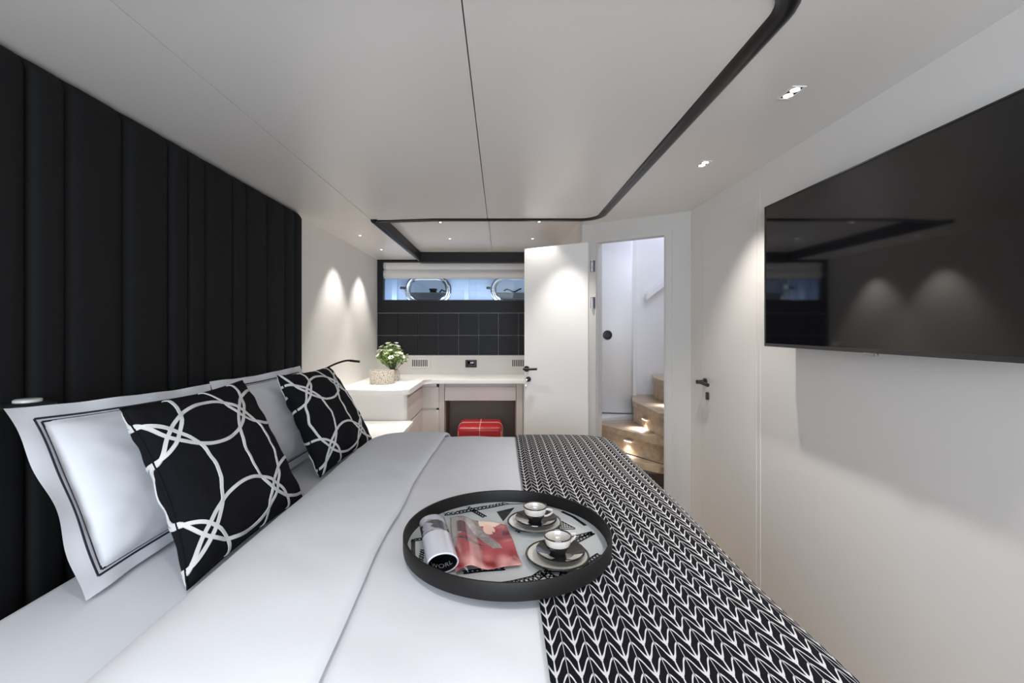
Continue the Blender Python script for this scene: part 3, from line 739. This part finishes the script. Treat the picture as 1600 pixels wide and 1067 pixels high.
for tri in ([(-.012, 1.408), (.045, 1.442), (.008, 1.338)], ):
    b.faces.new([b.verts.new((x, y, HK)) for x, y in tri])
fan = [(.155, 1.385), (.205, 1.30), (.150, 1.292)]
for i in range(1, 9):
    e1 = Vector(fan[0]).lerp(Vector(fan[1]), i / 8); e2 = Vector(fan[0]).lerp(Vector(fan[2]), i / 8)
    for j in range(i): strip(b, e1.lerp(e2, (j + .12) / i), e1.lerp(e2, (j + .80) / i), .0085)
for p, q in (((.146, 1.39), (.212, 1.292)), ((.212, 1.288), (.145, 1.284)), ((.15, 1.39), (.142, 1.29))): strip(b, p, q, .005)
for L in ([(-.20, 1.36), (-.17, 1.40), (-.10, 1.455)], [(-.215, 1.12), (-.225, 1.17), (-.235, 1.225)], [(.19, 1.41), (.22, 1.37), (.245, 1.31)]):
    for p, q in zip(L, L[1:]): strip(b, p, q, .011)
b.faces.ensure_lookup_table()
for f in b.faces[nbase:]: f.material_index = 1
part('printed_floor', b, [M['traybase'], M['ink']], t, False)
t['label'] = 'large round black tray with a printed floor, resting on duvet and throw'

# magazine: left half rolled up, right page lying open
MZ = FLR + .0028
mg = thing('magazine', (-.08, 1.18, MZ), 'glossy magazine on the tray, one half rolled, open at a red picture page', 'magazine')
a0 = Vector((-.133, 1.050, MZ + .0235)); a1 = Vector((-.190, 1.270, MZ + .0235)); ax = (a1 - a0).normalized(); sx = ax.cross(Vector((0, 0, 1))).normalized(); upv = Vector((0, 0, 1)); RR = .0355
def roll(u, v, r=RR): an = 2 * PI * u; p = a0 + (a1 - a0) * v; return p + sx * math.cos(an) * r + upv * math.sin(an) * r * .62
def rollcol(u, v):
    if v < .56: return (.62, .62, .68)
    k = nz(u * 7, v * 9, 1, 2)
    if v < .84: return (.05, .045, .06) if k < .18 else (.35, .33, .38)
    return (.45, .45, .50) if k > -.1 else (.3, .3, .34)
rp = grid_obj('rolled_pages', 48, 60, roll, M['print'], mg, col=rollcol, thick=.0028, offset=0)
grid_obj('inner_page', 48, 10, lambda u, v: roll(u, v, RR - .003), M['ink'], rp)
def pagef(u, v):
    TLp, TRp, BRp, BLp = Vector((-.148, 1.338)), Vector((.016, 1.300)), Vector((.052, 1.078)), Vector((-.103, 1.042))
    p = (TLp * (1 - u) + TRp * u) * (1 - v) + (BLp * (1 - u) + BRp * u) * v
    h = .0035 + .016 * math.exp(-((u - .20) / .17) ** 2) * (.75 + .25 * v) + .004 * math.exp(-((u - .75) / .2) ** 2) + (.003 * math.sin(v * 9 + u * 4) * u)
    return (p.x, p.y, MZ + max(h, .002))
def pagecol(u, v):
    n1 = nz(u * 6, v * 6, 1, 1); n2 = nz(u * 14, v * 10, 1, 5)
    red = (.34 + .12 * n1, .045 + .03 * n1, .055 + .03 * n1); c = red
    if v > .74: k = min(1, (v - .74) * 4) * (.5 + n1); c = tuple(red[i] * (1 - k) + (.80, .42, .38)[i] * k for i in range(3))
    if u < .33 - v * .5 + .06 * n2: c = (.30 + .1 * n2, .28 + .1 * n2, .29 + .1 * n2)
    if .10 < u < .45 and .10 + (u - .1) * .1 < v < .34 + (u - .1) * .35: c = (.10, .03, .045)
    d = abs(u - (.30 + v * .62)) ; 
    if v < .66 and d < .17 * (1 - v * .9) + .02 * n2: c = (.22 + .16 * abs(n2), .19 + .14 * abs(n2), .18 + .13 * abs(n2))
    if v < .12 and .50 < u < .90 - v: c = (.80, .62, .48)
    if ((u - .66) / .10) ** 2 + ((v - .20) / .12) ** 2 < 1: c = (.78, .50, .40)
    if .04 < u < .52 and abs(v - (.42 + u * .34)) < .035 * math.sin((u - .04) / .48 * PI): c = (.04, .02, .03)
    if u > .70 and .1 < v < .35 and n1 < -.12: c = (.20, .03, .04)
    return tuple(max(0, min(1, x)) for x in c)
grid_obj('picture_page', 90, 110, pagef, M['print'], mg, col=pagecol, thick=.0015)
def under(u, v):
    p = pagef(.0 + u * .18, v); q = roll(.75, v); k = u
    return (q.x * (1 - k) + p[0] * k, (q.y) * (1 - k) + p[1] * k, MZ + .0015 + .004 * k)
grid_obj('lower_pages', 6, 20, under, M['paper'], mg, thick=.001)
tc_ = bpy.data.curves.new('t', 'FONT'); tc_.body = 'WORL'; tc_.size = .021; tc_.align_x = 'CENTER'; tc_.extrude = .0001
to = bpy.data.objects.new('t', tc_); C.objects.link(to); bpy.context.view_layer.update()
me = bpy.data.meshes.new_from_object(to.evaluated_get(bpy.context.evaluated_depsgraph_get())); bpy.data.objects.remove(to)
for v in me.vertices:
    x, y = v.co.x * .92, v.co.y * 1.25; an = x / (RR - .004) - PI / 2; r = RR - .0048 - v.co.z
    p = a0 + ax * (.016 + y) + sx * math.cos(an) * r + upv * math.sin(an) * r * .62 + upv * .0004; v.co = (p.x, p.y, p.z + CZ)
link('title_letters', me, M['paper'], rp, False)

# crockery
def crockery(px, sx_, cx, which, hang):
    pz = FLR + .0012
    g1 = 'cream plates on the tray'; g2 = 'black saucers on the tray'; g3 = 'espresso cups on the tray'
    p = thing('plate', (px[0], px[1], pz), 'cream plate with a black rim on the tray, ' + which[0], 'plate', g1)
    b = lathe(NB(), [(0, 0), (.045, 0), (.048, .002), (.068, .0075), (.0755, .0105), (.0745, .0125), (.066, .0105), (.047, .005), (0, .004)], (*px, pz), 64); part('dish', b, M['ceramic'], p)
    b = NB(); tube(b, [(px[0] + .0755 * math.cos(a * PI / 32), px[1] + .0755 * math.sin(a * PI / 32), pz + .0118) for a in range(64)], .0030, 8, True, ry=.0022); part('black_rim', b, M['glaze'], p)
    sz = pz + .0070
    s_ = thing('saucer', (*sx_, sz), 'glossy black saucer with pale patches on a cream plate, ' + which[1], 'saucer', g2)
    b = lathe(NB(), [(0, 0), (.028, 0), (.031, .002), (.052, .009), (.0605, .013), (.060, .0150), (.052, .0125), (.030, .0055), (.0, .0045)], (*sx_, sz), 64); part('dish', b, M['glaze'], s_)
    for (aa, ab) in ((195, 240), (292, 338)):
        b = NB(); A = []; B_ = []
        for k in range(9):
            an = R(aa + (ab - aa) * k / 8); A.append(b.verts.new((sx_[0] + .034 * math.cos(an), sx_[1] + .034 * math.sin(an), sz + .0075))); B_.append(b.verts.new((sx_[0] + .056 * math.cos(an), sx_[1] + .056 * math.sin(an), sz + .0146)))
        for k in range(8): b.faces.new((A[k], A[k + 1], B_[k + 1], B_[k]))
        part('cream_patch', b, M['ceramic'], s_)
    cz = sz + .0052
    c = thing('espresso_cup', (*cx, cz), 'small cream espresso cup with a black rim, ' + which[2], 'cup', g3)
    b = lathe(NB(), [(0, .0), (.017, 0), (.0185, .003), (.0215, .010), (.0275, .019), (.0320, .030), (.0338, .041), (.0330, .0435), (.0312, .041), (.0295, .031), (.0250, .020), (.018, .010), (0, .006)], (*cx, cz), 56); part('bowl', b, M['ceramic'], c)
    b = lathe(NB(), [(.0172, -.0001), (.0192, .003), (.0222, .010), (.0283, .0190), (.0300, .0235), (.0290, .0235), (.0273, .0190), (.0215, .0102), (.018, .004)], (*cx, cz), 56); part('dark_foot', b, M['glaze'], c)
    b = NB(); tube(b, [(cx[0] + .0325 * math.cos(a * PI / 28), cx[1] + .0325 * math.sin(a * PI / 28), cz + .0428) for a in range(56)], .0018, 8, True); part('black_rim', b, M['glaze'], c)
    d = Vector((math.cos(R(hang)), math.sin(R(hang)), 0)); b = NB()
    tube(b, [Vector((*cx, cz)) + d * r + Vector((0, 0, h)) for r, h in ((.030, .038), (.040, .0395), (.051, .038), (.0525, .033), (.045, .026), (.036, .020), (.0275, .0185))], .0028, 8); part('handle', b, M['ceramic'], c)
crockery((.098, 1.312), (.103, 1.315), (.100, 1.312), ['farther from the camera', 'farther from the camera', 'the farther of the two'], -20)
crockery((.140, 1.120), (.148, 1.124), (.142, 1.124), ['nearer the camera', 'nearer the camera', 'the nearer of the two'], 25)

# ---------------------------------------------------------------- television
tv = thing('television', (1.25, 1.54, -.08), 'large black flat television mounted on the right wall', 'television')
part('back_shell', box(NB(), (1.232, .985, -.075), (1.262, 2.095, .555), .006), M['tvframe'], tv)
part('bezel', holed(NB(), rrect(.98, -.082, 2.10, .560, .004, 3), [rrect(.986, -.068, 2.094, .555, .002, 3)], lambda a, b, t: (1.219 + t, a, b), .014), M['tvframe'], tv, False)
part('screen', box(NB(), (1.2215, .985, -.069), (1.2325, 2.095, .556)), M['tv'], tv, False)
part('receiver', box(NB(), (1.217, 1.475, -.090), (1.228, 1.525, -.081), .001), M['steel'], tv)
part('wall_bracket', box(NB(), (1.262, 1.3, .05), (XR - .002, 1.8, .42), .004), M['blackmetal'], tv)

# ---------------------------------------------------------------- joinery at the far end
wt = [(XL, FY - .03), (.645, FY - .03), (.645, 4.90), (-.74, 4.90)] + arc(-.74, 4.82, .08, 90, 180, 6)[1:] + [(-.82, 4.12)] + arc(-.88, 4.12, .06, 0, -90, 6)[1:] + [(XL, 4.06)]
b = prism(NB(), wt, -.598, -.550)
bmesh.ops.bevel(b, geom=[e for e in b.edges if abs(e.verts[0].co.z - e.verts[1].co.z) < .001 and (e.verts[0].co.y < 5.3 or e.verts[1].co.y < 5.3) and len({round(v.co.y, 2) for v in e.verts} & {5.41}) == 0], offset=.006, segments=2, affect='EDGES')
tag(part('worktop', b, M['counter']), 'continuous white worktop running from bedside to desk under the black cladding', 'worktop')
cb = thing('corner_drawer_cabinet', (-1.1, 4.7, FLO), 'white corner cabinet with two grey drawers left of the desk opening', 'cabinet')
body = [(XL + .003, 5.405), (-.70, 5.405), (-.70, 4.985), (-.875, 4.985), (-.875, 4.20), (-.875, 4.13), (XL + .003, 4.13)]
part('carcass', prism(NB(), body, FLO, -.60), M['white'], cb, False)
fp = [(XL + .003, 4.13), (XL + .003, 4.10), (-.89, 4.10)] + arc(-.89, 4.14, .04, -90, 0, 5)[1:] + [(-.85, 4.155), (-.876, 4.155), (-.876, 4.13)]
part('end_panel', prism(NB(), fp, -.83, -.60), M['white'], cb)
for z0, z1, lab in ((-.868, -.640, 'upper'), (-1.165, -.892, 'lower')):
    dp = [(-.876, 4.16), (-.850, 4.16), (-.850, 4.955), (-.672, 4.955), (-.672, 4.986), (-.876, 4.986)]
    b = prism(NB(), dp, z0, z1); bmesh.ops.bevel(b, geom=[e for e in b.edges if abs(e.verts[0].co.z - e.verts[1].co.z) < .001 and e.verts[0].co.z > z1 - .01], offset=.004, segments=1, affect='EDGES')
    part('drawer', b, M['drawer'], cb, False)
dk = thing('desk', (-.2, 5.15, FLO), 'grey lacquered desk with a wide drawer over an open kneehole', 'desk')
part('side_panel', box(NB(), (-.670, 4.955, FLO), (-.612, 5.405, -.60), .002), M['greige'], dk, False)
part('side_panel', box(NB(), (.172, 4.955, FLO), (.242, 5.405, -.60), .002), M['greige'], dk, False)
part('drawer', box(NB(), (-.608, 4.960, -.790), (.168, 5.38, -.640), .003), M['drawer'], dk, False)
part('rail', box(NB(), (-.611, 4.990, -.640), (.171, 5.02, -.60)), M['greige'], dk, False)
part('back_panel', box(NB(), (-.612, 5.38, FLO), (.172, 5.405, -.60)), M['kneehole'], dk, False)
part('kneehole_lining', box(NB(), (-.611, 4.99, FLO), (-.600, 5.38, -.792)), M['kneehole'], dk, False)
part('kneehole_lining', box(NB(), (.160, 4.99, FLO), (.171, 5.38, -.792)), M['kneehole'], dk, False)
rc = thing('drawer_cabinet', (.45, 5.2, FLO), 'grey drawer cabinet right of the desk, mostly behind the open door', 'cabinet')
part('carcass', box(NB(), (.246, 4.985, FLO), (.648, 5.405, -.60)), M['white'], rc, False)
for z0, z1 in ((-.868, -.640), (-1.165, -.892)): part('drawer', box(NB(), (.250, 4.957, z0), (.644, 4.985, z1), .003), M['drawer'], rc, False)
ns = [(XL + .003, 3.23), (-1.385, 3.23), (-1.385, 2.95), (-.84, 2.95)] + arc(-.84, 3.01, .06, -90, 0, 5)[1:] + arc(-.84, 4.05, .06, 0, 60, 4) + [(-.852, 4.098), (XL + .003, 4.098)]
b = prism(NB(), ns, -.862, -.832); bmesh.ops.bevel(b, geom=[e for e in b.edges if abs(e.verts[0].co.z - e.verts[1].co.z) < .001], offset=.008, segments=3, affect='EDGES')
nsx = thing('nightstand', (-1.15, 3.5, FLO), 'low white rounded nightstand between the bed and the corner cabinet', 'nightstand')
part('top', b, M['counter'], nsx)
part('carcass', box(NB(), (-1.38, 2.97, FLO), (-.82, 4.095, -.862), .01), M['white'], nsx)
st_ = thing('stool', (-.2, 4.80, FLO), 'red leather cube stool with pale cross stitching under the desk', 'stool')
X0, X1, Y0, Y1, Z0, Z1 = -.438, .018, 4.58, 5.02, FLO + .03, -.995
seat_ = part('seat', box(NB(), (X0, Y0, Z0), (X1, Y1, Z1), .045, 5), M['redlea'], st_)
part('plinth', box(NB(), (X0 + .03, Y0 + .03, FLO), (X1 - .03, Y1 - .03, FLO + .035)), M['dark'], st_, False)
b = NB(); xm = (X0 + X1) / 2; ym = (Y0 + Y1) / 2; e = .003
tube(b, [(xm, Y0 - e, Z0 + .02), (xm, Y0 - e, Z1 - .04), (xm, Y0 + .013, Z1 - .012), (xm, Y0 + .045, Z1 + e), (xm, Y1 - .04, Z1 + e)], .0035, 6)
tube(b, [(X0 - e, ym, Z0 + .02), (X0 - e, ym, Z1 - .04), (X0 + .013, ym, Z1 - .012), (X0 + .045, ym, Z1 + e), (X1 - .045, ym, Z1 + e), (X1 - .013, ym, Z1 - .012), (X1 + e, ym, Z1 - .04), (X1 + e, ym, Z0 + .02)], .0035, 6)
zz = Z1 - .135
tube(b, [(x, y, zz) for x, y in rrect(X0 - .001, Y0 - .001, X1 + .001, Y1 + .001, .046, 5)], .003, 6, True)
for xx in (X0 + .012, X1 - .012): tube(b, [(xx, Y0 + .010, zz - .10), (xx, Y0 + .010, Z1 - .045)], .003, 6)
part('cross_stitching', b, M['stitch'], seat_)

# ---------------------------------------------------------------- bouquet
CT = -.550
t = thing('stone_pot', (-1.185, 4.55, CT), 'low round pot of speckled stone on the corner of the worktop', 'pot')
part('body', lathe(NB(), [(0, 0), (.116, 0), (.120, .004), (.120, .126), (.117, .130), (.111, .130), (.109, .126), (.109, .012), (0, .012)], (-1.185, 4.55, CT), 56), M['speckle'], t)
t = thing('bouquet', (-1.13, 4.80, CT), 'white flowers with green leaves in a small speckled vase behind the stone pot', 'bouquet')
part('vase', lathe(NB(), [(0, 0), (.050, 0), (.066, .02), (.070, .06), (.062, .095), (.052, .115), (.047, .115), (.056, .09), (.062, .06), (.05, .02), (0, .012)], (-1.13, 4.80, CT), 40), M['speckle'], t)
rn = random.Random(11); stems = NB(); leaves = NB(); leaves2 = NB(); heads = []
base = Vector((-1.13, 4.80, CT + .10))
for i in range(74):
    th = rn.uniform(0, 2 * PI); rr = math.sqrt(rn.random()); 
    tip = Vector((-1.165 + .150 * rr * math.cos(th) + .03 * (rr > .8 and math.cos(th) > .6), 4.80 + .115 * rr * math.sin(th), CT + .215 + .145 * (1 - rr ** 2) * rn.uniform(.55, 1.05) + rn.uniform(-.02, .04)))
    mid = (base + tip) / 2 + Vector((0, 0, -.01)) + Vector((rn.uniform(-.01, .01),) * 3)
    tube(stems, chaikin([tuple(base + Vector((rn.uniform(-.025, .025), rn.uniform(-.025, .025), 0))), tuple(mid), tuple(tip)], 1), .0018, 5)
    d = (tip - mid).normalized()
    if i < 38: heads.append((tip, d))
    for _ in range(9):
        p = mid.lerp(tip, rn.uniform(.15, 1.05)); dd = (d + Vector((rn.uniform(-1, 1), rn.uniform(-1, 1), rn.uniform(-.5, .7)))).normalized()
        L = rn.uniform(.028, .055); s = dd.cross(Vector((rn.uniform(-1, 1), rn.uniform(-1, 1), rn.uniform(-1, 1)))).normalized() * L * .24; up = s.cross(dd).normalized() * L * .12
        B = leaves2 if rn.random() < .4 else leaves
        v = [B.verts.new(p), B.verts.new(p + dd * L * .45 + s + up), B.verts.new(p + dd * L), B.verts.new(p + dd * L * .45 - s + up), B.verts.new(p + dd * L * .5)]
        B.faces.new((v[0], v[1], v[4])); B.faces.new((v[1], v[2], v[4])); B.faces.new((v[2], v[3], v[4])); B.faces.new((v[3], v[0], v[4]))
part('stems', stems, M['stemg'], t)['kind'] = 'stuff'
part('dark_foliage', leaves, M['leaf'], t, False)['kind'] = 'stuff'
part('pale_foliage', leaves2, M['leaf2'], t, False)['kind'] = 'stuff'
for p, d in heads:
    b = NB(); s = rn.uniform(1.0, 1.5); q = d.to_track_quat('Z', 'Y'); rot = rn.uniform(0, 6)
    for ring, (n, tilt, L) in enumerate(((6, .55, .026), (4, 1.1, .018))):
        for k in range(n):
            an = rot + 2 * PI * k / n + ring * .5; o = Vector((math.cos(an), math.sin(an), 0)); sd = Vector((-o.y, o.x, 0))
            def P_(r, w, z): return p + d * .012 + q @ ((o * r * math.cos(tilt) + sd * w + Vector((0, 0, r * math.sin(tilt) + z))) * s)
            v = [b.verts.new(P_(0, 0, 0)), b.verts.new(P_(L * .5, L * .38, .001)), b.verts.new(P_(L * .95, L * .24, -.002)), b.verts.new(P_(L * 1.05, 0, -.003)), b.verts.new(P_(L * .95, -L * .24, -.002)), b.verts.new(P_(L * .5, -L * .38, .001)), b.verts.new(P_(L * .55, 0, -.003))]
            for i in range(6):
                if i < 5: b.faces.new((v[i], v[i + 1], v[6]))
            b.faces.new((v[5], v[0], v[6]))
    part('flower', b, M['petal'], t, True, 80)
